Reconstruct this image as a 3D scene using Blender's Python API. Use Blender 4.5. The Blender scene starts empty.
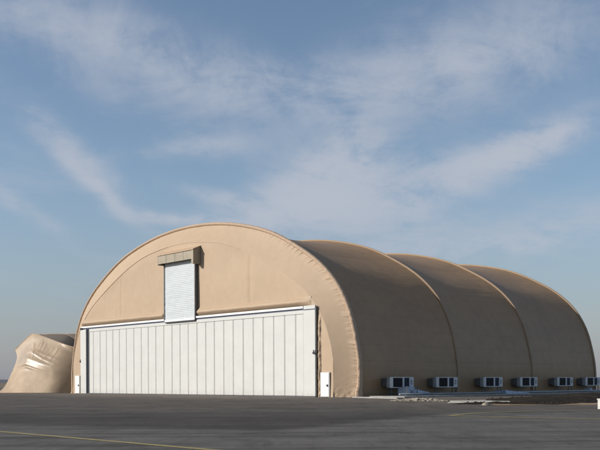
import bpy, math, random
from mathutils import Vector, noise, Matrix
random.seed(7)
R = math.radians
scene = bpy.context.scene
col = scene.collection

# ------------------------------------------------------------------ helpers
def build(name, verts, faces, mat, parent=None, smooth=False, mats=None, midx=None):
    me = bpy.data.meshes.new(name)
    me.from_pydata([tuple(v) for v in verts], [], faces)
    me.update()
    o = bpy.data.objects.new(name, me)
    col.objects.link(o)
    if mat: me.materials.append(mat)
    if mats:
        for m in mats: me.materials.append(m)
    if midx:
        me.polygons.foreach_set('material_index', midx)
    if smooth:
        me.polygons.foreach_set('use_smooth', [True]*len(me.polygons))
    if parent: o.parent = parent
    return o

def empty(name, loc=(0,0,0), rz=0, parent=None):
    o = bpy.data.objects.new(name, None); col.objects.link(o)
    o.location = loc; o.rotation_euler = (0,0,rz); o.empty_display_size = .3
    if parent: o.parent = parent
    return o

def tag(o, label=None, cat=None, group=None, kind=None):
    if label: o['label'] = label
    if cat: o['category'] = cat
    if group: o['group'] = group
    if kind: o['kind'] = kind
    return o

class MB:
    def __init__(s): s.v=[]; s.f=[]
    def box(s, x0,x1,y0,y1,z0,z1):
        b=len(s.v)
        s.v += [(x0,y0,z0),(x1,y0,z0),(x1,y1,z0),(x0,y1,z0),(x0,y0,z1),(x1,y0,z1),(x1,y1,z1),(x0,y1,z1)]
        s.f += [tuple(b+i for i in q) for q in ((0,3,2,1),(4,5,6,7),(0,1,5,4),(1,2,6,5),(2,3,7,6),(3,0,4,7))]
        return s
    def prism(s, pts, z0, z1):
        b=len(s.v); n=len(pts)
        s.v += [(x,y,z0) for x,y in pts]+[(x,y,z1) for x,y in pts]
        s.f.append(tuple(b+i for i in range(n))[::-1]); s.f.append(tuple(b+n+i for i in range(n)))
        for i in range(n):
            j=(i+1)%n; s.f.append((b+i,b+j,b+n+j,b+n+i))
        return s
    def hull(s, lo, hi):      # two quads (lists of 4 pts) joined
        b=len(s.v); s.v += list(lo)+list(hi)
        s.f += [tuple(b+i for i in q) for q in ((0,3,2,1),(4,5,6,7),(0,1,5,4),(1,2,6,5),(2,3,7,6),(3,0,4,7))]
        return s
    def tube(s, path, r, n=8, closed_ends=True):
        b=len(s.v); m=len(path)
        for i,p in enumerate(path):
            p=Vector(p); a=Vector(path[max(i-1,0)]); c=Vector(path[min(i+1,m-1)])
            d=(c-a).normalized(); up=Vector((0,0,1)) if abs(d.z)<.9 else Vector((0,1,0))
            e=d.cross(up).normalized(); g=e.cross(d)
            for k in range(n):
                t=2*math.pi*k/n; q=p+e*(r*math.cos(t))+g*(r*math.sin(t)); s.v.append(tuple(q))
        for i in range(m-1):
            for k in range(n):
                k2=(k+1)%n; s.f.append((b+i*n+k,b+i*n+k2,b+(i+1)*n+k2,b+(i+1)*n+k))
        if closed_ends:
            s.f.append(tuple(b+k for k in range(n))[::-1]); s.f.append(tuple(b+(m-1)*n+k for k in range(n)))
        return s
    def build(s, name, mat, parent=None, bevel=0, smooth=False):
        o = build(name, s.v, s.f, mat, parent, smooth)
        if bevel:
            m=o.modifiers.new('bevel','BEVEL'); m.width=bevel; m.segments=2; m.limit_method='ANGLE'
        return o

def spline(pts, n):
    """Catmull-Rom through pts, resampled to n+1 points equally spaced by length."""
    P=[Vector(p) for p in pts]; P=[P[0]*2-P[1]]+P+[P[-1]*2-P[-2]]
    out=[]
    for i in range(1,len(P)-2):
        for k in range(24):
            t=k/24; a,b,c,d=P[i-1],P[i],P[i+1],P[i+2]
            out.append(.5*((2*b)+(c-a)*t+(2*a-5*b+4*c-d)*t*t+(3*b-a-3*c+d)*t*t*t))
    out.append(P[-2])
    L=[0]
    for i in range(1,len(out)): L.append(L[-1]+(out[i]-out[i-1]).length)
    res=[]; j=0
    for i in range(n+1):
        s=L[-1]*i/n
        while j<len(L)-2 and L[j+1]<s: j+=1
        t=(s-L[j])/max(L[j+1]-L[j],1e-9); res.append(out[j].lerp(out[j+1],min(max(t,0),1)))
    return res, L[-1]

def grid(rows):
    n=len(rows[0]); v=[p for r in rows for p in r]
    f=[(i*n+j, i*n+j+1, (i+1)*n+j+1, (i+1)*n+j) for i in range(len(rows)-1) for j in range(n-1)]
    return v,f

def nz(x,y=0,z=0): return noise.noise(Vector((x,y,z)))

# ------------------------------------------------------------------ materials
class NT:
    def __init__(s, name):
        s.m=bpy.data.materials.new(name); s.m.use_nodes=True; s.t=s.m.node_tree; s.n=s.t.nodes; s.l=s.t.links
        s.b=s.n['Principled BSDF']
    def node(s, t, **k):
        x=s.n.new(t)
        for a,b in k.items():
            if a.startswith('i_'): x.inputs[int(a[2:])].default_value=b
            else: setattr(x,a,b)
        return x
    def link(s,a,b): s.l.new(a,b)
    def noise(s, vec, scale, detail=4, rough=.55, dist=0):
        x=s.node('ShaderNodeTexNoise'); x.inputs['Scale'].default_value=scale; x.inputs['Detail'].default_value=detail
        x.inputs['Roughness'].default_value=rough; x.inputs['Distortion'].default_value=dist
        if vec is not None: s.link(vec,x.inputs['Vector'])
        return x.outputs['Fac']
    def math(s, op, a, b=None, c=None, clamp=False):
        x=s.node('ShaderNodeMath', operation=op); x.use_clamp=clamp
        for i,q in enumerate((a,b,c)):
            if q is None: continue
            if isinstance(q,(int,float)): x.inputs[i].default_value=q
            else: s.link(q,x.inputs[i])
        return x.outputs[0]
    def maprange(s, v, a,b,c,d, smooth=True):
        x=s.node('ShaderNodeMapRange'); x.interpolation_type='SMOOTHSTEP' if smooth else 'LINEAR'
        s.link(v,x.inputs[0])
        for i,q in enumerate((a,b,c,d)): x.inputs[i+1].default_value=q
        return x.outputs[0]
    def mix(s, f, a, b, mode='MIX'):
        x=s.node('ShaderNodeMix', data_type='RGBA', blend_type=mode)
        if isinstance(f,(int,float)): x.inputs[0].default_value=f
        else: s.link(f,x.inputs[0])
        for i,q in ((6,a),(7,b)):
            if isinstance(q,(tuple,list)): x.inputs[i].default_value=(*q[:3],1)
            else: s.link(q,x.inputs[i])
        return x.outputs[2]
    def mapping(s, scale=(1,1,1), rot=(0,0,0), src='Object'):
        tc=s.node('ShaderNodeTexCoord'); mp=s.node('ShaderNodeMapping')
        mp.inputs['Scale'].default_value=scale; mp.inputs['Rotation'].default_value=rot
        s.link(tc.outputs[src],mp.inputs['Vector']); return mp.outputs['Vector']
    def bump(s, h, strength=.3, dist=.05, prev=None):
        x=s.node('ShaderNodeBump'); x.inputs['Strength'].default_value=strength; x.inputs['Distance'].default_value=dist
        s.link(h,x.inputs['Height'])
        if prev is not None: s.link(prev,x.inputs['Normal'])
        s.link(x.outputs[0],s.b.inputs['Normal']); return x.outputs[0]

def simple(name, c, rough=.6, metal=0, var=.12, scale=3, bump=0, spec=.4):
    t=NT(name); v=t.mapping(); n=t.noise(v,scale,5); n2=t.noise(v,scale*9,3)
    f=t.math('ADD',t.math('MULTIPLY',n,.7),t.math('MULTIPLY',n2,.3))
    f=t.maprange(f,.3,.7,0,1)
    t.link(t.mix(f,[q*(1-var) for q in c],[min(1,q*(1+var)) for q in c]),t.b.inputs['Base Color'])
    t.b.inputs['Roughness'].default_value=rough; t.b.inputs['Metallic'].default_value=metal
    t.b.inputs['Specular IOR Level'].default_value=spec
    if bump: t.bump(n2,bump,.02)
    return t.m

TAN=(.452,.342,.238)
def fabric(name, seam_axis=None, base=TAN, rough=.62, weave=(1,1,1)):
    t=NT(name); v=t.mapping(); 
    big=t.noise(v,.22,4); mid=t.noise(v,1.3,5,.6); fine=t.noise(v,14,3)
    f=t.math('ADD',t.math('MULTIPLY',big,.5),t.math('MULTIPLY',mid,.5)); f=t.maprange(f,.32,.68,0,1)
    c=t.mix(f,[q*.945 for q in base],[q*1.03 for q in base])
    # long rain streaks of dust
    v2=t.mapping((2.2,2.2,.12)); st=t.noise(v2,1.0,4,.6); st=t.maprange(st,.52,.8,0,.12)
    c=t.mix(st,c,(base[0]*.72,base[1]*.72,base[2]*.72))
    t.link(c,t.b.inputs['Base Color'])
    t.b.inputs['Roughness'].default_value=rough; t.b.inputs['Specular IOR Level'].default_value=.35
    vs=t.mapping(weave)
    w=t.noise(vs,1.1,4,.6,.4); h=t.math('ADD',w,t.math('MULTIPLY',fine,.12))
    b=t.bump(h,.14,.06)
    return t.m

def membrane_mat():
    """roof fabric: UV.x = metres along the axis, UV.y = metres along the arch; welded strips"""
    t=NT('roof_fabric'); tc=t.node('ShaderNodeTexCoord'); sp=t.node('ShaderNodeSeparateXYZ'); t.link(tc.outputs['UV'],sp.inputs[0])
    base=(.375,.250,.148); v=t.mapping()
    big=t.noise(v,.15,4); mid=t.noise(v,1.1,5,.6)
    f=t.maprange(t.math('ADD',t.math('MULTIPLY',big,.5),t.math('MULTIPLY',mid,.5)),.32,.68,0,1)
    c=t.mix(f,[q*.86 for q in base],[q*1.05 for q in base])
    # weld seams every 1.5 m up the arch
    fr=t.math('FRACT',t.math('DIVIDE',sp.outputs[1],1.55)); d=t.math('ABSOLUTE',t.math('SUBTRACT',fr,.5))
    seam=t.maprange(d,.47,.495,0,1)
    c=t.mix(t.math('MULTIPLY',seam,.22),c,[q*.6 for q in base])
    # dust runs down the arch
    mp=t.node('ShaderNodeMapping'); mp.inputs['Scale'].default_value=(2.6,.13,1); t.link(tc.outputs['UV'],mp.inputs[0])
    st=t.maprange(t.noise(mp.outputs[0],1,4,.6),.52,.8,0,.2); c=t.mix(st,c,[q*.7 for q in base])
    t.link(c,t.b.inputs['Base Color']); t.b.inputs['Roughness'].default_value=.5; t.b.inputs['Specular IOR Level'].default_value=.4
    mp2=t.node('ShaderNodeMapping'); mp2.inputs['Scale'].default_value=(.25,1.6,1); t.link(tc.outputs['UV'],mp2.inputs[0])
    w=t.noise(mp2.outputs[0],1.4,4,.6,.5)
    b=t.bump(t.math('ADD',w,t.math('MULTIPLY',seam,.5)),.3,.07)
    return t.m

M={}
M['fabric']=fabric('tan_fabric',weave=(1,1,1))
M['band']=fabric('tan_band_fabric',weave=(.8,.8,.8))
M['sleeve']=fabric('tan_sleeve_fabric',base=(.46,.345,.25))
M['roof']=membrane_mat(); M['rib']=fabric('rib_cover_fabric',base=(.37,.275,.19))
M['white']=simple('white_door_paint',(.55,.57,.56),.45,0,.04,.6)
M['white2']=simple('bright_white_paint',(.78,.79,.79),.4,0,.03,1)
def door_paint():
    t=NT('white_door_paint'); v=t.mapping(); tc=t.node('ShaderNodeTexCoord'); sp=t.node('ShaderNodeSeparateXYZ'); t.link(tc.outputs['Object'],sp.inputs[0])
    n=t.noise(v,.6,5); st=t.noise(t.mapping((3.5,3.5,.10)),1,5,.65); f=t.noise(v,3.5,6,.7)
    c=t.mix(t.maprange(n,.3,.7,0,1),(.56,.575,.56),(.595,.61,.595))
    c=t.mix(t.maprange(st,.5,.75,0,.09),c,(.40,.38,.33))
    low=t.math('MULTIPLY',t.maprange(sp.outputs[2],.1,.9,.35,0),t.maprange(f,.35,.7,.1,1)); c=t.mix(low,c,(.30,.26,.21))
    t.link(c,t.b.inputs['Base Color']); t.b.inputs['Roughness'].default_value=.45; t.b.inputs['Specular IOR Level'].default_value=.35
    t.bump(t.noise(t.mapping((1,1,.3)),1.2,3),.10,.05); return t.m
M['white']=door_paint()
M['groove']=simple('door_joint_grey',(.36,.37,.36),.6)
M['track']=simple('dark_blue_track',(.05,.065,.12),.5)
M['dark']=simple('dark_steel',(.03,.035,.045),.5)
M['shutter']=simple('shutter_white',(.52,.57,.60),.4,0,.05,1.2)
M['hood']=simple('hood_tan_metal',(.33,.29,.22),.5,0,.12,1.5)
M['hoodtop']=simple('hood_lid_fabric',(.50,.37,.25),.6)
M['acframe']=simple('ac_frame_paint',(.62,.64,.66),.5,0,.1,2)
M['acgrey']=simple('ac_galvanised',(.30,.34,.37),.45,.3,.15,2)
M['acduct']=simple('ac_duct_sheet',(.11,.115,.12),.5,.2,.15,2)
M['acdark']=simple('ac_coil_dark',(.012,.014,.02),.5)
M['acblue']=simple('ac_coil_blue',(.018,.035,.07),.4)
M['steel']=simple('weathered_steel',(.12,.13,.14),.55,.4,.2,4)
M['tarp']=simple('pale_blue_tarp',(.36,.44,.58),.45,0,.2,2.5,.3)
M['concrete']=simple('concrete',(.34,.34,.32),.85,0,.22,1.2,.3)
M['rock']=simple('pale_rubble',(.30,.265,.22),.9,0,.25,2,.6)
M['marker']=simple('marker_white',(.58,.57,.54),.5,0,.08,5)
M['red']=simple('marker_red',(.42,.16,.12),.6)
M['cushion']=simple('grey_rubber',(.10,.10,.11),.8)

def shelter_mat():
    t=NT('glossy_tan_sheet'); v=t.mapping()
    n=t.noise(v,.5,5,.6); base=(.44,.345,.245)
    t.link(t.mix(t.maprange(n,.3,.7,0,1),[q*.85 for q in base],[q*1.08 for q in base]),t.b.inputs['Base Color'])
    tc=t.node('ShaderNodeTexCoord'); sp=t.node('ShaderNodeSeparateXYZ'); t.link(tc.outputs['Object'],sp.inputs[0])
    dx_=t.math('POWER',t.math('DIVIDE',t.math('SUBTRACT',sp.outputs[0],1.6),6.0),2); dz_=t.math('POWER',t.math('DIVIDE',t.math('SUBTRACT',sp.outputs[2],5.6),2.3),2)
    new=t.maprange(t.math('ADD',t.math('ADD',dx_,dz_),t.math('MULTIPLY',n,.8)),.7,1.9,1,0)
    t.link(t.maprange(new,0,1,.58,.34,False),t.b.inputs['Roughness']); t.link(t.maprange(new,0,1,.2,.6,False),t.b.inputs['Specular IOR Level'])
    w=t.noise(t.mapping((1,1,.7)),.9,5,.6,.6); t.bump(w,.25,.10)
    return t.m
M['sheet']=shelter_mat(); M['sroof']=fabric('shaded_roof_fabric',base=(.17,.15,.13))  # shelter roof: its shade is put into the darker base colour

def asphalt():
    t=NT('apron_asphalt'); tc=t.node('ShaderNodeTexCoord'); sp=t.node('ShaderNodeSeparateXYZ'); t.link(tc.outputs['Object'],sp.inputs[0])
    v=tc.outputs['Object']; X,Y=sp.outputs[0],sp.outputs[1]
    warp=t.math('MULTIPLY',t.math('SUBTRACT',t.noise(v,.12,5,.6),.5),14)
    # paving age: lighter old lane near, darker reseal beyond, grey-brown dusty lane by the building
    right=t.math('MULTIPLY',t.math('MAXIMUM',t.math('ADD',X,1.0),0),1.8)
    left=t.math('MULTIPLY',t.math('MAXIMUM',t.math('SUBTRACT',-1.0,X),0),.55)
    edge=t.math('ADD',t.math('ADD',right,left),25.5)
    dd=t.math('SUBTRACT',t.math('ADD',Y,t.math('MULTIPLY',warp,.22)),edge)
    near=t.maprange(dd,-.8,2.2,1,0)
    k=t.math('ADD',t.math('MULTIPLY',X,.7306),t.math('MULTIPLY',Y,.683))
    far=t.maprange(t.math('ADD',k,warp),40,54,0,1)
    grain=t.noise(v,38,3,.7); patch=t.noise(v,.35,6,.62); 
    stretch=t.mapping((.35,.05,1),(0,0,R(-43))); tyre=t.noise(stretch,3.2,5,.7,.3)
    stretch2=t.mapping((.03,.4,1),(0,0,R(4))); tyre2=t.noise(stretch2,2.6,5,.7,.5)
    c=t.mix(near,(.063,.058,.055),(.124,.120,.114))
    c=t.mix(t.maprange(t.math('ADD',Y,t.math('MULTIPLY',warp,.5)),35,50,0,1),c,(.108,.098,.088))
    c=t.mix(far,c,(.16,.140,.120))
    s1=t.maprange(tyre,.48,.72,0,.45); c=t.mix(s1,c,(.035,.034,.035))
    s2=t.maprange(tyre2,.47,.70,0,.7); c=t.mix(s2,c,(.033,.032,.034))
    p=t.maprange(patch,.35,.7,.78,1.22,False)
    pc=t.node('ShaderNodeCombineColor'); [t.link(p,pc.inputs[i]) for i in range(3)]
    c=t.mix(1,c,pc.outputs[0],'MULTIPLY')
    # oil blots
    bl=t.maprange(t.noise(v,.9,3,.5,1),.66,.74,0,.55); c=t.mix(bl,c,(.028,.027,.028))
    g=t.maprange(grain,.25,.75,.62,1.38,False); gc=t.node('ShaderNodeCombineColor'); [t.link(g,gc.inputs[i]) for i in range(3)]
    c=t.mix(1,c,gc.outputs[0],'MULTIPLY')
    md=t.maprange(t.noise(v,5,6,.75),.3,.7,.78,1.22,False); mc=t.node('ShaderNodeCombineColor'); [t.link(md,mc.inputs[i]) for i in range(3)]
    c=t.mix(1,c,mc.outputs[0],'MULTIPLY')
    wv=t.node('ShaderNodeVectorMath',operation='ADD'); nc=t.node('ShaderNodeTexNoise'); nc.inputs['Scale'].default_value=.5; nc.inputs['Detail'].default_value=5; t.link(v,nc.inputs['Vector'])
    sc=t.node('ShaderNodeVectorMath',operation='SCALE'); t.link(nc.outputs['Color'],sc.inputs[0]); sc.inputs['Scale'].default_value=3.0
    t.link(v,wv.inputs[0]); t.link(sc.outputs[0],wv.inputs[1])
    vo=t.node('ShaderNodeTexVoronoi',feature='DISTANCE_TO_EDGE'); vo.inputs['Scale'].default_value=.16; t.link(wv.outputs[0],vo.inputs['Vector'])
    ck=t.maprange(vo.outputs['Distance'],.002,.007,.35,0); c=t.mix(ck,c,(.02,.02,.02))
    # desert beyond the apron
    dist=t.math('SQRT',t.math('ADD',t.math('POWER',X,2),t.math('POWER',Y,2)))
    ds=t.maprange(t.math('ADD',dist,t.math('MULTIPLY',warp,3)),260,300,0,1)
    c=t.mix(ds,c,(.20,.16,.12))
    t.link(c,t.b.inputs['Base Color']); t.b.inputs['Roughness'].default_value=.88; t.b.inputs['Specular IOR Level'].default_value=.22
    t.bump(grain,.35,.012)
    return t.m
M['asphalt']=asphalt()

def dirt():
    t=NT('dirt'); v=t.mapping(); n=t.noise(v,.8,6,.65); n2=t.noise(v,6,5,.7)
    f=t.maprange(t.math('ADD',t.math('MULTIPLY',n,.5),t.math('MULTIPLY',n2,.5)),.35,.65,0,1)
    t.link(t.mix(f,(.022,.020,.018),(.055,.046,.037)),t.b.inputs['Base Color']); t.b.inputs['Roughness'].default_value=1; t.b.inputs['Specular IOR Level'].default_value=.05
    t.bump(n2,.8,.08); return t.m
M['dirt']=dirt()
M['sand']=simple('dry_soil',(.27,.19,.115),.95,0,.4,1.2,.7)
def yellow():
    t=NT('worn_yellow_paint'); v=t.mapping(); n=t.noise(v,5,6,.75); n2=t.noise(v,30,3)
    f=t.maprange(t.math('ADD',t.math('MULTIPLY',n,.7),t.math('MULTIPLY',n2,.3)),.42,.62,0,.65)
    t.link(t.mix(f,(.33,.28,.11),(.11,.105,.09)),t.b.inputs['Base Color']); t.b.inputs['Roughness'].default_value=.8; return t.m
M['yellow']=yellow()

# ------------------------------------------------------------------ frame of the hangar
U=Vector((.683,-.7306,0)); V=Vector((.7306,.683,0)); P0=Vector((5.0,80.5,0)); C=-26.8
ORG=P0+U*C; YAW=math.atan2(-.7306,.683)
def W(x,y,z=0): return ORG+U*x+V*y+Vector((0,0,z))

hangar=empty('fabric_hangar',ORG,YAW)
tag(hangar,'large tan arched fabric hangar with a wide white folding door across its front','hangar')

half_o=[(26.0,0),(26.15,2.5),(25.75,5.1),(24.9,7.9),(23.4,10.4),(21.1,12.6),(18.1,14.5),(14.3,16.35),(10.0,17.65),(5.2,18.5),(0,18.8)]
half_i=[(23.9,0),(24.0,2.5),(23.85,4.0),(23.4,5.6),(22.65,7.3),(21.35,9.0),(19.4,10.7),(16.6,12.3),(13.4,13.85),(9.8,15.3),(5.8,16.3),(0,16.78)]
def full(h): return [(-x,z) for x,z in h]+[(x,z) for x,z in h[-2::-1]]
NA=1500
OUT,LO=spline([(x,z,0) for x,z in full(half_o)],NA)
INN,LI=spline([(x,z,0) for x,z in full(half_i)],NA)
RIBS=[(1.25,0),(15.9,.28),(29.6,.62),(43.5,.85)]      # axis position, crest drop
def prof(i,drop,off=0,N=NA):
    """outer profile point i of N, crest lowered by drop, moved inward by off"""
    fi=i*NA/N; j0=min(int(fi),NA-1); a=OUT[j0].lerp(OUT[j0+1],fi-j0); j=min(max(int(fi),1),NA-1)
    t=(OUT[j+1]-OUT[j-1]).normalized(); n=Vector((-t.y,t.x,0))       # outward
    if n.y<0 and abs(n.y)>abs(n.x): n=-n
    x,z=a.x+n.x*-(-1)*0, a.y
    x=a.x-n.x*off; z=a.y-n.y*off
    return x, max(z-drop*(max(z,0)/18.8)**4,0)

# front wall: pillowed sheet filling the inner arch
rows=[]; NX=240; NZ=40
def inner_h(x):
    x=abs(x)
    for j in range(NA//2,NA):
        if INN[j+1].x>=x: 
            a,b=INN[j],INN[j+1]; return a.y+(b.y-a.y)*(x-a.x)/max(b.x-a.x,1e-6) if b.x>a.x else a.y
    return 2.0
for i in range(NX+1):
    x=-23.94+47.88*i/NX; h=inner_h(x); r=[]
    for j in range(NZ+1):
        z=h*j/NZ
        bulge=.10*nz(x*.16,z*.2)+.025*nz(x*.7,z*.5,3)
        for sx in (-12.1,12.1): bulge-=.10*math.exp(-((x-sx)/.16)**2)*(1 if z>9 else .2)
        edge=min(1,(h-z)/.8)
        r.append((x,.0-bulge*edge-.0,z))
    rows.append(r)
v,f=grid(rows); build('front_wall',v,f,M['fabric'],hangar,True)

# bevelled band from the front wall back to the first arch, wrinkled towards its laced edge
rows=[]; NB=18
for i in range(NA+1):
    a=INN[i]; b=OUT[i]; s=i/NA; r=[]
    right=max(0,(s-.5)*2)
    for j in range(NB+1):
        q=j/NB; x=a.x+(b.x-a.x)*q; z=a.y+(b.y-a.y)*q; y=1.25*q
        bow=-.03*math.sin(math.pi*q)
        arc=s*LO
        w=(.03+.13*right)*max(0,(q-.66)/.34)**1.1*(.3*nz(arc*1.2-q*2.2,q*1.0)+abs(nz(arc*2.9-q*3.5,7))*1.4+.36*max(0,math.sin(arc*8.5-q*6+4*nz(arc*.6,11)))**3)
        low=math.exp(-z/.6)*.10*(nz(arc*2.4,q*9,2))
        r.append((x+ (1 if x>0 else -1)*(bow*.35+low*.5), y-bow-w*1.6-low, max(z,0)))
    rows.append(r)
v,f=grid(rows); build('arch_band',v,f,M['band'],hangar,True)

# crisp piping on the crease between wall and band, and stitched seam inboard of the laced edge
mb=MB(); mb.tube([(p.x,-.03,p.y) for p in INN[:700:5]],.018,6); mb.tube([(p.x,-.02,p.y) for p in INN[695:1000:5]],.009,6); mb.build('crease_piping',M['band'],hangar,smooth=True)

# arch ribs : laced fabric sleeves
def rib(k,drop,r0,wrinkle,name='arch_rib',N=NA,nn=14):
    rows=[]
    for i in range(N+1):
        s=i/N; x,z=prof(i,drop,0,N); x1,z1=prof(max(i-1,0),drop,0,N); x2,z2=prof(min(i+1,N),drop,0,N)
        t=Vector((x2-x1,0,z2-z1)); 
        if t.length<1e-6: t=Vector((0,0,1))
        t.normalize(); n=Vector((-t.z,0,t.x)); 
        if n.x*x<0 and abs(x)>8: n=-n
        if abs(x)<=8 and n.z<0: n=-n
        arc=s*LO; rt=max(0,(s-.45)/.55); row=[]
        foot=1+ .7*math.exp(-z/.7)*(wrinkle>0)
        for kx in range(nn+1):
            an=2*math.pi*kx/nn
            c,sn=math.cos(an),math.sin(an)
            w=wrinkle*(.3+.7*rt)*(.6*nz(arc*2.3+sn*.8,c*.6)+1.2*abs(nz(arc*3.4+sn*1.5,c*.7,5))) 
            sag=wrinkle*1.6*math.exp(-z/2.5)*nz(arc*1.1,c*1.3,9)*(1 if x>0 else .5)
            rr=(r0+w+sag)*foot
            p=Vector((x,k,z))+n*(rr*sn*.75)+Vector((0,-rr*c,0))
            row.append((p.x,p.y,max(p.z,0)))
        rows.append(row)
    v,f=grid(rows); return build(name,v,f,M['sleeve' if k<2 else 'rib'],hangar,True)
rib(RIBS[0][0],0,.25,.042,'arch_rib',1500,12)
for k,d in RIBS[1:]: rib(k,d,.15,.012,'arch_rib',450,10)

# roof membranes, sagging between the ribs
for a in range(3):
    (k0,d0),(k1,d1)=RIBS[a],RIBS[a+1]; rows=[]; uv=[]; NK=36; NR=300
    for i in range(NR+1):
        r=[]
        for j in range(NK+1):
            q=j/NK; k=k0+(k1-k0)*q; d=d0+(d1-d0)*q
            s=i/NR; arc=s*LO
            hfac=min(1,4*s,4*(1-s)); 
            sag=(.62*(4*q*(1-q))**.9)*(.35+.65*math.sin(math.pi*s)**.5) *hfac + .05
            sag+=.03*nz(arc*.35,k*.25,a)+.012*nz(arc*1.2,k*.4,a+5)
            x,z=prof(i,d,sag,NR); r.append((x,k,z)); uv.append((k,arc))
        rows.append(r)
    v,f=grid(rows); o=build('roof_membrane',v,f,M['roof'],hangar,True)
    ul=o.data.uv_layers.new(name='uv')
    for p in o.data.polygons:
        for li in p.loop_indices: ul.data[li].uv=uv[o.data.loops[li].vertex_index]

# rear end wall
rows=[[ (OUT[i].x*(j/6), RIBS[3][0]+.1+.5*(1-(j/6)**2), prof(i,.85)[1]*(j/6)) for j in range(7)] for i in range(0,NA+1,6)]
v,f=grid(rows); build('rear_wall',v,f,M['fabric'],hangar,True)

# horizontal padded fold above the door
rows=[]
def fold(xa,xb,ea,eb,n):
  rows=[]
  for i in range(n+1):
    x=xa+(xb-xa)*i/n; sg=nz(x*.5)*.05+nz(x*2.1,3)*.025
    pr=[(-.0,9.5),(-.12,9.36),(-.36,9.18+sg),(-.46,9.02+sg),(-.40,8.88+sg),(-.2,8.72),(-.0,8.62)]
    e=min(1,(x-xa)/ea,(xb-x)/eb); e=max(e,.002)**.7
    rows.append([(x,y*e,z) for y,z in pr])
  v,f=grid(rows); build('door_valance',v,f,M['fabric'],hangar,True)
fold(-21.5,-2.62,.6,.25,150); fold(3.42,21.05,.25,1.8,150)
# gathered fabric down the right jamb
rows=[]
for i in range(161):
    z=7.7*i/160; rows.append([(22.02+.36*q+.05*nz(z*2.6,q*2),-.01-.15*math.sin(math.pi*q)*(1+.8*nz(z*2.9,q))*min(1,(7.7-z)/.9),z) for q in [0,.2,.4,.6,.8,1]])
v,f=grid(rows); build('jamb_fabric',v,f,M['fabric'],hangar,True)

# ------------------------------------------------------------------ big folding door
door=empty('hangar_door',(0,-.10,0),0,hangar)
seams=[-19.35,-18.37,-16.74,-15.26,-13.75,-12.27,-10.71,-9.07,-7.47,-6.01,-4.47,-2.87,-1.26,.27,1.81,3.41,4.97,6.46,8.07,9.65,11.27,12.85,14.39,15.96,17.57,19.14,20.28]
for i in range(len(seams)-1):
    a,b=seams[i],seams[i+1]; mb=MB(); dy=random.uniform(-.003,.003)
    mb.box(a+.085,b-.085,-.105+dy,-.03,.10,7.86)
    mb.build('door_panel',M['white'],door,.015)
mb=MB()
for s in seams[:-1]: mb.box(s-.085,s+.085,-.088,-.02,.12,7.86)
mb.box(19.14,20.2,-.028,-.012,.1,7.9)
mb.build('hinge_strip',M['groove'],door)
mb=MB(); mb.box(-19.3,20.27,-.17,-.02,7.86,8.20); mb.build('header_rail',M['white'],door,.01)
mb=MB(); mb.box(-21.3,20.27,-.12,-.02,8.20,8.36); mb.build('door_track',M['track'],door)
mb=MB(); mb.box(-21.3,20.27,-.24,-.02,8.36,8.58); mb.build('top_rail',M['white2'],door,.01)
mb=MB(); mb.box(-21.35,-19.97,-.26,-.02,.04,8.18); mb.build('end_post',M['white'],door,.02)
mb=MB(); mb.box(-21.35,-20.9,-.34,-.02,8.18,8.42); mb.build('track_stop',M['dark'],door)
mb=MB(); mb.box(-19.97,-19.4,-.05,-.02,.04,8.2); mb.build('shadow_gap',M['dark'],door)
mb=MB(); mb.box(20.28,21.86,-.18,-.02,.04,8.60); mb.build('end_post',M['white'],door,.02)
mb=MB(); mb.box(20.31,21.84,-.195,-.17,8.18,8.27); mb.build('door_track',M['track'],door)
mb=MB(); mb.box(21.87,21.95,-.14,-.02,.02,8.4); mb.build('edge_seal',M['steel'],door)
for x in (-21.35,21.75):
    mb=MB(); mb.box(x-.08,x+.08,-.36,-.26,4.05,4.2); mb.box(x-.02,x+.03,-.33,-.24,4.0,4.4); mb.build('lock_bracket',M['dark'],door)
mb=MB(); mb.box(-21.3,21.9,-.22,-.01,.0,.10); mb.build('bottom_seal',M['cushion'],door)

# personnel doors
def pdoor(x0,x1,z1,hx):
    e=empty('personnel_door',(0,0,0),0,hangar)
    MB().box(x0,x1,-.16,-.02,.04,z1).build('door_leaf',M['white2'],e,.02)
    mb=MB(); mb.box(x0-.07,x0-.005,-.13,-.01,0,z1+.07); mb.box(x1+.005,x1+.07,-.13,-.01,0,z1+.07); mb.box(x0-.005,x1+.005,-.13,-.01,z1+.005,z1+.07)
    mb.build('door_frame',M['white'],e)
    mb=MB(); mb.box(hx-.06,hx+.06,-.22,-.16,.98,1.18); mb.box(hx-.16,hx+.03,-.26,-.22,1.06,1.11); mb.build('door_handle',M['dark'],e)
pdoor(22.47,23.5,2.24,23.36); pdoor(-23.12,-22.08,2.27,-22.2)

# ------------------------------------------------------------------ roller shutter in the gable
sh=empty('roller_shutter',(0,0,0),0,hangar)
rows=[]; x0,x1=-2.42,3.22
for i in range(261):
    z=8.42+(15.0-8.42)*i/260; ph=(z/.20)%1; y=-.34-.015*math.sin(math.pi*ph)
    rows.append([(x0+(x1-x0)*q/24, y+.02*nz(q*.45,z*2.2,4), z) for q in range(25)])
v,f=grid(rows); build('shutter_curtain',v,f,M['shutter'],sh,True)
MB().box(x0,x1,-.42,-.30,8.20,8.42).build('bottom_bar',M['white2'],sh,.01)
MB().box(x0+.1,x1+.1,-.46,-.05,8.08,8.19).build('sill_beam',M['dark'],sh)
for a,b in ((x0-.14,x0),(x1,x1+.14)):
    MB().box(a,b,-.42,-.02,8.2,15.0).build('guide_rail',M['steel'],sh)
MB().box(x0,x1,-.25,-.02,8.2,15.0).build('backing_wall',M['dark'],sh)
hx0,hx1=-2.95,3.82
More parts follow.
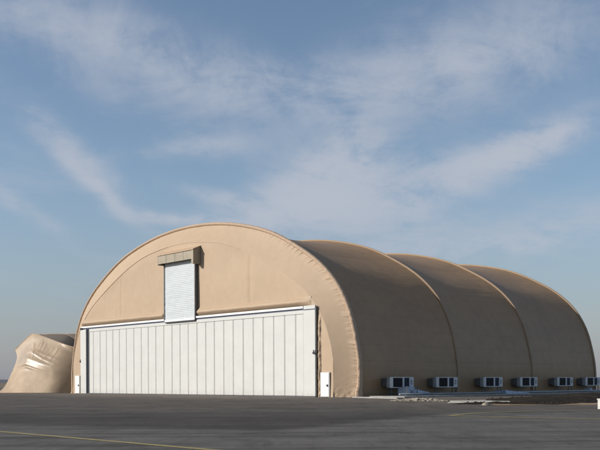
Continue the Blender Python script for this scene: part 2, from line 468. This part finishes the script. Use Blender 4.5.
mb=MB(); mb.hull([(hx0,-.98,14.72),(hx1-.35,-.98,14.72),(hx1-.35,-.92,14.72),(hx0,-.92,14.72)],[(hx0,-.98,15.62),(hx1-.35,-.98,15.62),(hx1-.35,-.92,15.62),(hx0,-.92,15.62)])
for xx in (-1.3,.4,2.0): mb.box(xx-.03,xx+.03,-1.0,-.98,14.72,15.62)
mb.build('hood_fascia',M['hood'],sh)
mb=MB(); mb.hull([(hx1-.35,-.99,14.2),(hx1,-.99,14.2),(hx1,-.02,14.2),(hx1-.35,-.02,14.2)],[(hx1-.35,-.99,15.66),(hx1,-.99,15.66),(hx1,-.02,16.12),(hx1-.35,-.02,16.12)]); mb.build('hood_cheek',M['hood'],sh)
mb=MB(); mb.hull([(hx0,-.99,14.62),(hx0+.12,-.99,14.62),(hx0+.12,-.02,14.62),(hx0,-.02,14.62)],[(hx0,-.99,15.62),(hx0+.12,-.99,15.62),(hx0+.12,-.02,16.05),(hx0,-.02,16.05)]); mb.build('hood_cheek',M['hood'],sh)
mb=MB(); mb.hull([(hx0-.06,-1.06,15.64),(hx1+.06,-1.06,15.68),(hx1+.06,0,16.14),(hx0-.06,0,16.1)],[(hx0-.06,-1.06,15.72),(hx1+.06,-1.06,15.76),(hx1+.06,0,16.22),(hx0-.06,0,16.18)]); mb.build('hood_lid',M['hoodtop'],sh)

# ------------------------------------------------------------------ air conditioners along the side wall
def make_ac():
    r=empty('air_conditioner')
    L=3.3; z0,z1=.84,1.84; xb,xf=.80,1.3
    mb=MB(); mb.box(xb,xf-.10,0,L,z0,z1); mb.build('cabinet',M['acgrey'],r,.02)
    fr=MB(); zs=(z0,z1); y=[0,.36,1.72,1.95,2.68,3.3]
    fr.box(xf-.10,xf,y[0],y[1],z0,z1); fr.box(xf-.10,xf,y[2],y[3],z0,z1); fr.box(xf-.10,xf,y[4],y[5],z0,z1)
    for a,b in ((y[1],y[2]),(y[3],y[4])):
        fr.box(xf-.10,xf,a,b,z1-.07,z1); fr.box(xf-.10,xf,a,b,z0,z0+.07)
    fr.build('front_frame',M['acframe'],r)
    for (a,b),m in (((y[1],y[2]),M['acdark']),((y[3],y[4]),M['acblue'])):
        g=MB(); n=9
        g.box(xf-.098,xf-.085,a,b,z0+.07,z1-.07)
        for i in range(n):
            z=z0+.09+(z1-z0-.18)*i/n; g.hull([(xf-.08,a,z),(xf-.02,a,z-.01),(xf-.02,b,z-.01),(xf-.08,b,z)],[(xf-.08,a,z+.05),(xf-.02,a,z+.01),(xf-.02,b,z+.01),(xf-.08,b,z+.05)])
        g.build('louvre_grille',m,r)
    d=MB(); d.hull([(.0,.1,z0+.22),(xb,0.02,z0+.06),(xb,L-.02,z0+.06),(.0,L-.1,z0+.22)],[(.0,.1,z1-.16),(xb,.02,z1-.06),(xb,L-.02,z1-.06),(.0,L-.1,z1-.16)]); d.build('wall_duct',M['acduct'],r)
    d=MB()
    d.box(xf,xf+.03,2.85,3.1,z0+.3,z1-.25); d.build('control_box',M['acgrey'],r)
    for yy in (.25,3.05):
        for xx in (xb-.0,xf-.14):
            MB().box(xx,xx+.07,yy-.035,yy+.035,0,z0-.002).build('leg',M['steel'],r)
    mb=MB(); mb.box(xf-.12,xf-.09,.285,3.015,.25,.30); mb.tube([(xf-.1,.3,.30),(xf-.1,1.6,.82)],.02,5); mb.build('brace',M['steel'],r)
    return r
acs=[(4.06,'behind the front arch, above the blue tarp wedge','first'),(10.85,'just before the second arch rib','second'),(18.64,'just past the second arch rib','third'),
     (25.33,'just before the third arch rib','fourth'),(32.85,'just past the third arch rib','fifth'),(39.1,'at the far rear end of the hangar wall','last')]
ac0=make_ac()
for i,(k,txt,o_) in enumerate(acs):
    if i==0: r=ac0
    else:
        r=ac0.copy(); col.objects.link(r)
        for ch in ac0.children:
            c=ch.copy(); col.objects.link(c); c.parent=r
    r.location=W(26.05,k,.13); r.rotation_euler=(0,0,YAW)
    tag(r,'%s air conditioner %s'%(o_,txt),'air conditioner','air conditioners along the shaded side wall of the hangar')
    r.location.z=.0 if i<1 else .0

# ------------------------------------------------------------------ ground
def gridplane(name,x0,x1,y0,y1,z,mat,n=1):
    return build(name,[(x0,y0,z),(x1,y0,z),(x1,y1,z),(x0,y1,z)],[(0,1,2,3)],mat)
g=gridplane('ground',-6000,6000,-400,9000,0,M['asphalt']); tag(g,kind='structure')

def poly(name,pts,z,mat,kind='structure'):
    o=build(name,[(x,y,z) for x,y in pts],[tuple(range(len(pts)))],mat)
    if o.data.polygons[0].normal.z<0: o.data.flip_normals()
    tag(o,kind=kind); return o
def strip(name,pts,w,z,mat):
    v=[];f=[]
    for i,p in enumerate(pts):
        a=Vector(pts[max(i-1,0)]); b=Vector(pts[min(i+1,len(pts)-1)]); d=(b-a).normalized(); n=Vector((-d.y,d.x))*w/2; p=Vector(p)
        v+=[(p.x+n.x,p.y+n.y,z),(p.x-n.x,p.y-n.y,z)]
    f=[(2*i,2*i+1,2*i+3,2*i+2) for i in range(len(pts)-1)]
    o=build(name,v,f,mat); 
    if o.data.polygons[0].normal.z<0: o.data.flip_normals()
    return tag(o,kind='structure')
u2=Vector((U.x,U.y)); v2=Vector((V.x,V.y))
def kt(k,t): q=v2*k+u2*t; return (q.x,q.y)
strip('yellow_line',[kt(11.7,t) for t in (-60,-30,-20,-10,0)],.26,.008,M['yellow'])
strip('yellow_line',[(6.2,37.5),(8.6,35.6),(11.2,33.6),(16,30)],.35,.008,M['yellow'])
cv,_=spline([(6.2,37.5,0),(7.6,39.9,0),(9.6,41.8,0),(11.7,43,0),(15,43.5,0),(20,43,0)],30)
strip('yellow_line',[(p.x,p.y) for p in cv],.3,.012,M['yellow'])

# concrete walk along the side wall (real step), dirt bed right of it
mb=MB(); mb.prism([(W(x,y).x,W(x,y).y) for x,y in ((26.3,1.8),(30.6,2.2),(33.5,46),(26.3,46))],0.001,.12)
tag(mb.build('walkway',M['concrete'],None,.02),kind='structure')
# low earth bank
rows=[]
for i in range(91):
    a=i/90; y=-13+62*a; r=[]
    xl=33.2+ (14.0*(1-a)**1.6 if True else 0); xr=xl+ 8+ 6*a
    if a<.03: xr=xl+2
    for j in range(25):
        q=j/24; x=xl+(xr-xl)*q
        h=.42*math.sin(math.pi*min(q*1.15,1))**.7*min(1,a*10)*(.75+.5*nz(x*.5,y*.35))+.10*nz(x*1.7,y*1.7,2)*math.sin(math.pi*q)
        p=W(x,y,max(h,0)+.006); r.append(tuple(p))
    rows.append(r)
v,f=grid(rows); tag(build('earth_bank',v,f,M['dirt'],None,True),kind='structure')
# dry soil fringe on the asphalt edge
pts=[]
for i in range(40):
    a=i/39; pts.append((11.6+12*a+.3*nz(i*.5),53.0+.5*a+.9*nz(i*.7,4)))
for i in range(40):
    a=1-i/39; pts.append((11.9+12*a,56.8+1.5*a+1.2*nz(i*.6,8)))
poly('dry_soil',pts,.014,M['sand'])
# pale concrete apron pieces
mb=MB(); mb.prism([(9.7,59.2),(13.3,57.0),(14.3,62.8)],.001,.16); 
tag(mb.build('concrete_slab',M['concrete'],None,.02),'long pale concrete slab tapering to a point on the asphalt before the dirt','slab')
mb=MB(); mb.prism([(W(x,y).x,W(x,y).y) for x,y in ((27.2,-.9),(34.0,-2.8),(34.1,-2.2),(27.3,-.3))],.001,.10)
tag(mb.build('kerb_stone',M['concrete'],None,.015),'pale kerb strip on the asphalt at the right foot of the front arch','kerb')

def lump(sx,sy,sz,seed,n=14,m=8,rough=.25):
    v=[];f=[]
    for i in range(m+1):
        ph=math.pi/2*i/m
        for j in range(n):
            th=2*math.pi*j/n; d=Vector((math.cos(th)*math.cos(ph),math.sin(th)*math.cos(ph),math.sin(ph)))
            s=1+rough*(noise.noise(d*2.1+Vector((seed,0,0)))+.5*noise.noise(d*5+Vector((0,seed,0))))
            v.append((d.x*sx*s,d.y*sy*s,max(d.z*sz*s,0)))
    for i in range(m):
        for j in range(n):
            k=(j+1)%n; f.append((i*n+j,i*n+k,(i+1)*n+k,(i+1)*n+j))
    return v,f
v,f=lump(.24,.22,.16,3); o=build('rock',v,f,M['rock']); o.location=(10.95,53.1,0.015)
tag(o,'single pale stone lying on the asphalt in front of the concrete slab','rock')
# rubble heap of sandbags
V_=[];F_=[]
mr=[]
for i in range(71):
    a=i/70; cx0,cy0=6.7+4.1*a,66.6-1.7*a; row=[]
    for j in range(15):
        q=j/14*2-1; env=max(0,math.sin(math.pi*a))**.6*max(0,1-q*q); h=env*(.13+.16*nz(a*9,q*2)+.09*nz(a*30,q*5,3))
        row.append((cx0+.15*nz(a*8,q),cy0+q*.75,max(h,0)+.004))
    mr.append(row)
gv,gf=grid(mr); V_+=gv; F_+=gf
for i in range(130):
    a=random.random(); px=6.9+3.6*a+random.gauss(0,.15); py=66.6-1.6*a+random.gauss(0,.55); s=random.uniform(.04,.11)
    hz=.20*math.exp(-((a-.5)/.3)**2)*random.random()
    v,f=lump(s*1.3,s,s*.75,i,9,5); b=len(V_); ca,sa=math.cos(i),math.sin(i)
    V_+=[(x*ca-y*sa+px,x*sa+y*ca+py,z+hz) for x,y,z in v]; F_+=[tuple(b+q for q in t) for t in f]
tag(build('rubble_heap',V_,F_,M['rock']),kind='stuff',label='low heap of pale rubble on the asphalt below the blue tarp wedge',cat='rubble')
# scattered gravel over the bank
V_=[];F_=[]
for i in range(420):
    a=random.random(); y=-12+45*a; x=35+13*(1-a)**1.5+random.random()*9-2; s=random.uniform(.03,.08); p=W(x,y,.02)
    v,f=lump(s*1.3,s,s,i,6,3); b=len(V_); V_+=[(q[0]+p.x,q[1]+p.y,q[2]+.1) for q in v]; F_+=[tuple(b+q for q in t) for t in f]
tag(build('gravel',V_,F_,M['dirt']),kind='stuff',label='loose dark gravel scattered over the earth bank',cat='gravel')

# tarp-covered wedge under the first unit, folded tarps further along
def tarp(name,ya,yb,xa,xb,h0,h1,label,grp,seed):
    rows=[]; n=40; m=16
    for i in range(n+1):
        a=i/n; y=ya+(yb-ya)*a; h=h0*(1-a)+h1*a; r=[]
        if a<.25 and h0>.5: h=h0*(.93+.07*a*4)
        for j in range(m+1):
            q=j/m; 
            if q<.35: x=xb-.12*(q/.35); z=h*(q/.35)
            else: x=xb-.12-(xb-xa-.12)*((q-.35)/.65); z=h*(1+.05*math.sin(math.pi*(q-.35)/.65))
            z+=.05*nz(y*2.2,x*3,seed)*(q>.02); x+=.05*nz(y*1.8,z*2.5,seed+2)
            r.append((x,y,max(z,.0)))
        rows.append(r)
    v,f=grid(rows); b=len(v); 
    # close the tall end down to the ground
    e=[r for r in rows[0]]; v+= [(p[0],p[1]-.02,.0) for p in e]
    f+=[(j,j+1,b+j+1,b+j) for j in range(m)]
    root=empty(name,W(0,0,.01),YAW); o=build('tarp_sheet',v,f,M['tarp'],root,True)
    tag(root,label,'tarp',grp); return root
r=tarp('tarp_wedge',4.9,10.0,27.55,28.7,.92,.08,'tall pale blue tarp draped in a wedge under the first air conditioner','blue tarps along the side wall',1)
mb=MB()
for yy in (4.75,6.2): mb.box(28.72,28.77,yy-.03,yy+.03,0,1.0)
mb.tube([(28.76,4.75,.08),(28.76,6.2,.9)],.02,5); mb.tube([(28.76,4.75,.9),(28.76,6.2,.08)],.02,5); mb.build('brace_frame',M['steel'],r)
tarp('folded_tarp',19.6,24.2,28.0,29.4,.50,.16,'pale blue tarp lying low and folded under the third air conditioner','blue tarps along the side wall',4)
tarp('tarp_scrap',37.6,39.4,28.0,28.8,.55,.12,'small scrap of blue tarp on the walkway between the fifth and last air conditioners','blue tarps along the side wall',8)
# long pipe run beside the wall
pr=empty('pipe_run',W(28.9,3.5,.0),YAW)
MB().tube([(0,0,.26),(0,20,.27),(.1,41,.28)],.09,8).build('pipe',M['acgrey'],pr,smooth=True)
for yy in range(1,41,4): MB().box(-.06,.06,yy-.06,yy+.06,.0,.19).build('support',M['concrete'],pr)
tag(pr,'long grey pipe on low blocks running along the shaded side wall','pipe')

# marker post at the right edge
mk=empty('marker_post',(14.82,44.1,0),R(12))
MB().box(-.19,.19,-.14,.14,.04,.50).build('body',M['marker'],mk,.02)
MB().box(-.21,.21,-.16,.16,.50,.56).build('cap',M['marker'],mk,.01)
MB().box(.06,.12,-.148,-.141,.06,.49).build('stripe',M['red'],mk)
for x in (-.15,.15): MB().box(x-.03,x+.03,-.08,.08,0,.04).build('foot',M['dark'],mk)
tag(mk,'short white marker box with a red stripe standing on the asphalt at right','marker')

# ------------------------------------------------------------------ half-collapsed shelter at left (local hangar frame coordinates)
shl=empty('collapsed_shelter',W(-40,4,0),YAW)
tag(shl,'small half-collapsed tan fabric shelter with creased shiny end left of the large hangar','shelter')
def S(p): return Vector((p[0]+40,p[1]-4,p[2]))
top=[(-44.68,1.90,6.31),(-42.89,2.30,7.45),(-41.14,2.70,8.50),(-40.07,2.95,8.51),(-37.16,3.65,7.72),(-34.75,4.25,7.01),(-32.22,4.90,6.31)]
lef=[(-44.68,1.90,6.31),(-43.19,1.50,5.08),(-42.53,0.40,3.01),(-41.84,-1.00,0.97),(-41.96,-2.00,0.00)]
rig=[(-32.22,4.90,6.31),(-31.41,4.60,4.31),(-30.99,4.20,2.07),(-30.84,3.80,-0.02)]
bot=[(-41.96,-2.00,0.00),(-37.30,-0.90,0.02),(-33.40,0.90,0.02),(-31.55,2.50,0.02),(-30.84,3.80,-0.02)]
R2=[(-47.97,4.91,0.01),(-47.62,5.09,6.16),(-46.13,6.00,8.58),(-44.82,6.82,8.80),(-43.38,7.73,8.84),(-41.83,8.73,8.74),(-40.99,9.27,8.33),(-40.16,9.82,7.64),(-39.34,10.36,6.64),(-38.81,10.73,5.13),(-38.55,10.91,2.56),(-38.57,10.91,-0.15)]
R3=[(-49.53,9.73,-0.05),(-49.01,10.00,6.61),(-48.06,10.55,8.81),(-46.68,11.36,9.06),(-45.32,12.18,9.10),(-43.68,13.18,8.95),(-42.50,13.91,8.38),(-41.49,14.55,7.27),(-40.77,15.00,5.55),(-40.50,15.18,3.05),(-40.52,15.18,-0.06)]
N1,N2=110,80
T,_=spline(top,N1); Lf,_=spline(lef,N2); Rg,_=spline(rig,N2); B,_=spline(bot,N1)
rows=[]
for j in range(N2+1):
    b=j/N2; r=[]
    for i in range(N1+1):
        a=i/N1
        p=T[i]*(1-b)+B[i]*b+Lf[j]*(1-a)+Rg[j]*a-(T[0]*(1-a)*(1-b)+T[-1]*a*(1-b)+B[0]*(1-a)*b+B[-1]*a*b)
        e=math.sin(math.pi*a)*math.sin(math.pi*min(b*1.0,1))
        # upper pocket of slack cloth hanging over a crease, drawn-in below
        pocket=.55*math.exp(-((b-.52)/.20)**2)*math.sin(math.pi*min(max((a-.05)/.9,0),1))
        crease_b=.60+.10*a-.10*(1-a)
        crease=-.22*math.exp(-((b-crease_b)/.022)**2)*math.exp(-((a-.35)/.28)**2)
        wr=0
        for (ca,cb,an,ln,am) in WR if False else ():
            pass
        d=pocket+crease+.12*e*nz(a*4,b*3.5,1)+.03*e*nz(a*14,b*8,2)
        # pulled folds in the shiny patch
        pm=math.exp(-((a-.42)/.26)**2-((b-.36)/.16)**2)
        for (x0_,y0_,x1_,y1_,am) in ((.18,.28,.75,.45,.16),(.3,.3,.8,.36,.13),(.5,.1,.44,.3,.14),(.55,.12,.5,.28,.1),(.74,.14,.66,.4,.14),(.24,.42,.72,.50,.14),(.33,.18,.42,.44,.12),(.45,.16,.38,.34,.12),(.66,.18,.54,.46,.12),(.2,.2,.3,.36,.1)):
            dx,dy=x1_-x0_,y1_-y0_; tt=max(0,min(1,((a-x0_)*dx+(b-y0_)*dy)/(dx*dx+dy*dy)))
            ds=math.hypot((a-x0_-tt*dx)*1.9,(b-y0_-tt*dy)); d+=.7*am*math.exp(-(ds/.020)**2)*max(0,math.sin(math.pi*(.08+.84*tt)))**.7
        p=p+Vector((-.3,-1,0))*d*(1 if b>0 else 0)*min(1,b*12)*min(1,(1-b)*8)
        rr=max(0,(a-.72)/.28); p=p+Vector((-.4,2.0,0))*rr*rr*min(1,b*5)
        q=S(p); r.append((q.x,q.y,max(q.z,0)))
    rows.append(r)
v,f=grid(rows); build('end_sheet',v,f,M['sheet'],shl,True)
rb=[[Vector((p[0]+.05,p[1]+.25,p[2])) for p in lef[::-1][:-1]]+top+[(p[0],p[1]+.2,p[2]) for p in rig[1:]],R2,R3]
rs=[spline(q,90)[0] for q in rb]
for a in range(2):
    rows=[]
    for j in range(17):
        q=j/16; rows.append([tuple(S(rs[a][i].lerp(rs[a+1][i],q)-Vector((0,0,1.0*4*q*(1-q)*min(1,rs[a][i].z/5))))) for i in range(91)])
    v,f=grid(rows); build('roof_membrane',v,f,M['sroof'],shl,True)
for q,rr in ((spline(top,90)[0],.06),(rs[1],.07),(rs[2],.07)):
    MB().tube([tuple(S(p)) for p in q],rr,8).build('arch_rib',M['sleeve'],shl,smooth=True)
rows=[[tuple(S(Vector((-50+(p.x+50)*t,p.y,p.z*t)))) for t in (0,.5,1)] for p in rs[2]]
v,f=grid(rows); build('rear_wall',v,f,M['fabric'],shl)

# ------------------------------------------------------------------ far land on the horizon
rows=[[],[]]
V_=[];F_=[]
for i in range(241):
    x=-4200+8400*i/240; h=14+9*nz(x*.0016)+4*nz(x*.01,3)
    V_+=[(x,3600,0),(x,3660,max(h,3)),(x,4200,max(h*.8,2)),(x,4300,0)]
for i in range(240):
    for j in range(3): a=i*4+j; F_.append((a,a+4,a+5,a+1))
o=build('far_hills',V_,F_,simple('far_land',(.12,.13,.15),.95)); tag(o,kind='structure')

# ------------------------------------------------------------------ light
SUN_EL=R(25.0); sdir=Vector((-.985,-.17,0)).normalized()   # horizontal direction towards the sun
az=math.atan2(sdir.x,sdir.y)
S3=Vector((sdir.x*math.cos(SUN_EL),sdir.y*math.cos(SUN_EL),math.sin(SUN_EL)))
sl=bpy.data.lights.new('sun','SUN'); sl.energy=4.4; sl.angle=R(.5); sl.color=(1,.925,.84)
so=bpy.data.objects.new('sun',sl); col.objects.link(so); so.rotation_euler=S3.to_track_quat('Z','Y').to_euler()

w=bpy.data.worlds.new('World'); scene.world=w; w.use_nodes=True; nt=w.node_tree; nn=nt.nodes; ll=nt.links
bg=nn['Background']; bg.inputs[1].default_value=.12
sky=nn.new('ShaderNodeTexSky'); sky.sky_type='NISHITA'; sky.sun_disc=False; sky.sun_elevation=SUN_EL; sky.sun_rotation=az
sky.air_density=1.0; sky.dust_density=.8; sky.ozone_density=1.5; sky.altitude=0
def mth(op,a,b=None,c=None,cl=False):
    x=nn.new('ShaderNodeMath'); x.operation=op; x.use_clamp=cl
    for i,q in enumerate((a,b,c)):
        if q is None: continue
        if isinstance(q,(int,float)): x.inputs[i].default_value=q
        else: ll.new(q,x.inputs[i])
    return x.outputs[0]
def smooth(v,a,b,c=0,d=1):
    x=nn.new('ShaderNodeMapRange'); x.interpolation_type='SMOOTHSTEP'; ll.new(v,x.inputs[0])
    for i,q in enumerate((a,b,c,d)): x.inputs[i+1].default_value=q
    return x.outputs[0]
tc=nn.new('ShaderNodeTexCoord'); sp=nn.new('ShaderNodeSeparateXYZ'); ll.new(tc.outputs['Generated'],sp.inputs[0])
dx,dy,dz=sp.outputs
# cloud layer: direction projected on a plane aloft
den=mth('ADD',mth('MAXIMUM',dz,0),.30)
cx_=mth('DIVIDE',dx,den); cy_=mth('DIVIDE',dy,den)
cb=nn.new('ShaderNodeCombineXYZ'); ll.new(cx_,cb.inputs[0]); ll.new(cy_,cb.inputs[1])
def skynoise(scale,detail,rough,dist,sc,rot,off=(0,0,0)):
    mp=nn.new('ShaderNodeMapping'); mp.inputs['Scale'].default_value=sc; mp.inputs['Rotation'].default_value=(0,0,rot); mp.inputs['Location'].default_value=off
    ll.new(cb.outputs[0],mp.inputs[0]); x=nn.new('ShaderNodeTexNoise'); x.inputs['Scale'].default_value=scale; x.inputs['Detail'].default_value=detail
    x.inputs['Roughness'].default_value=rough; x.inputs['Distortion'].default_value=dist; ll.new(mp.outputs[0],x.inputs[0]); return x.outputs['Fac']
# azimuth / elevation of the cloud banks
azm=mth('ARCTAN2',dx,dy); elv=mth('ARCSINE',dz)
wx=mth('MULTIPLY',mth('SUBTRACT',skynoise(.9,5,.6,0,(1,1,1),0,(3,1,0)),.5),.12); wy=mth('MULTIPLY',mth('SUBTRACT',skynoise(1.0,5,.6,0,(1,1,1),0,(9,4,0)),.5),.07)
A_=mth('ADD',azm,wx); E_=mth('ADD',elv,wy)
def bank(a0,e0,sa,se,rot,amp):
    ca,sa_=math.cos(rot),math.sin(rot)
    p=mth('SUBTRACT',A_,a0); q=mth('SUBTRACT',E_,e0)
    u_=mth('ADD',mth('MULTIPLY',p,ca),mth('MULTIPLY',q,sa_)); v_=mth('SUBTRACT',mth('MULTIPLY',q,ca),mth('MULTIPLY',p,sa_))
    s=mth('ADD',mth('POWER',mth('DIVIDE',u_,sa),2),mth('POWER',mth('DIVIDE',v_,se),2))
    return mth('MULTIPLY',mth('EXPONENT',mth('MULTIPLY',s,-1)),amp)
def px(x,y): return math.atan((x-300)/900), math.atan((382-y)/900*math.cos(math.atan((x-300)/900)))
banks=[(px(305,200),.085,.027,.22,2.2),(px(340,165),.055,.032,.5,2.3),(px(225,198),.045,.008,-.25,1.1),(px(370,215),.09,.03,.1,.9),
       (px(500,155),.085,.022,.30,2.0),(px(545,138),.05,.014,.25,.9),(px(575,232),.075,.022,.15,.9),(px(440,250),.10,.022,.0,.6),
       (px(60,150),.060,.016,-.75,.9),(px(100,195),.050,.007,-.65,1.0),(px(172,219),.050,.006,-.06,1.3),(px(200,140),.05,.010,.1,.5),
       (px(20,215),.06,.009,-.5,.5),(px(450,60),.16,.04,.2,1.0),(px(120,40),.18,.03,-.2,.9),(px(250,80),.12,.02,.1,.6)]
tot=None
for (a0,e0),sa,se,ro,am in banks:
    b=bank(a0,e0,sa,se,ro,am); tot=b if tot is None else mth('ADD',tot,b)
n1=skynoise(3.4,10,.62,.6,(1.0,.8,1),R(25),(2,7,0)); n2=skynoise(11,9,.66,.4,(1.0,.8,1),R(30),(5,1,0))
n3=skynoise(5.0,9,.66,1.0,(.6,1.0,1),R(-35),(6,3,0))
tex=mth('ADD',mth('MULTIPLY',n3,.35),mth('MULTIPLY',mth('ADD',mth('MULTIPLY',n1,.62),mth('MULTIPLY',n2,.38)),.65))
texs=smooth(tex,.40,.60)
cl1=mth('MULTIPLY',tot,mth('ADD',mth('MULTIPLY',texs,1.0),.12))
gen=mth('MULTIPLY',smooth(n1,.50,.78),.25)
# elsewhere in the sky (behind the camera) the same wisps, from noise alone
cl=mth('ADD',cl1,gen)
cl=mth('MULTIPLY',mth('SUBTRACT',1.0,mth('EXPONENT',mth('MULTIPLY',cl,-1.5))),.93)
cl=mth('MULTIPLY',cl,smooth(dz,.015,.14,.25,1))
mx=nn.new('ShaderNodeMix'); mx.data_type='RGBA'; ll.new(cl,mx.inputs[0]); ll.new(sky.outputs[0],mx.inputs[6]); mx.inputs[7].default_value=(3.95,4.25,4.9,1)
hz=nn.new('ShaderNodeMix'); hz.data_type='RGBA'; ll.new(smooth(dz,-.04,.25,.74,0),hz.inputs[0]); ll.new(sky.outputs[0],hz.inputs[6]); hz.inputs[7].default_value=(2.06,2.2,2.98,1); ll.new(hz.outputs[2],mx.inputs[6])
vl=nn.new('ShaderNodeMix'); vl.data_type='RGBA'; ll.new(smooth(dz,.40,.7,0,.75),vl.inputs[0]); ll.new(mx.outputs[2],vl.inputs[6]); vl.inputs[7].default_value=(1.0,.96,.92,1)  # unseen veil overhead, added to dim and de-blue the light in shade
ll.new(vl.outputs[2],bg.inputs[0])

# ------------------------------------------------------------------ camera
cam=bpy.data.cameras.new('camera'); co=bpy.data.objects.new('camera',cam); col.objects.link(co); scene.camera=co
co.location=(0,0,1.45); co.rotation_euler=(R(90),.0037,0)
cam.sensor_width=36; cam.lens=54; cam.shift_y=(381.6-225)/600; cam.clip_end=20000; cam.clip_start=.1
scene.render.resolution_x=1024; scene.render.resolution_y=768
vs=scene.view_settings; vs.view_transform='Standard'; vs.look='None'; vs.gamma=1; vs.use_curve_mapping=False; vs.exposure=0
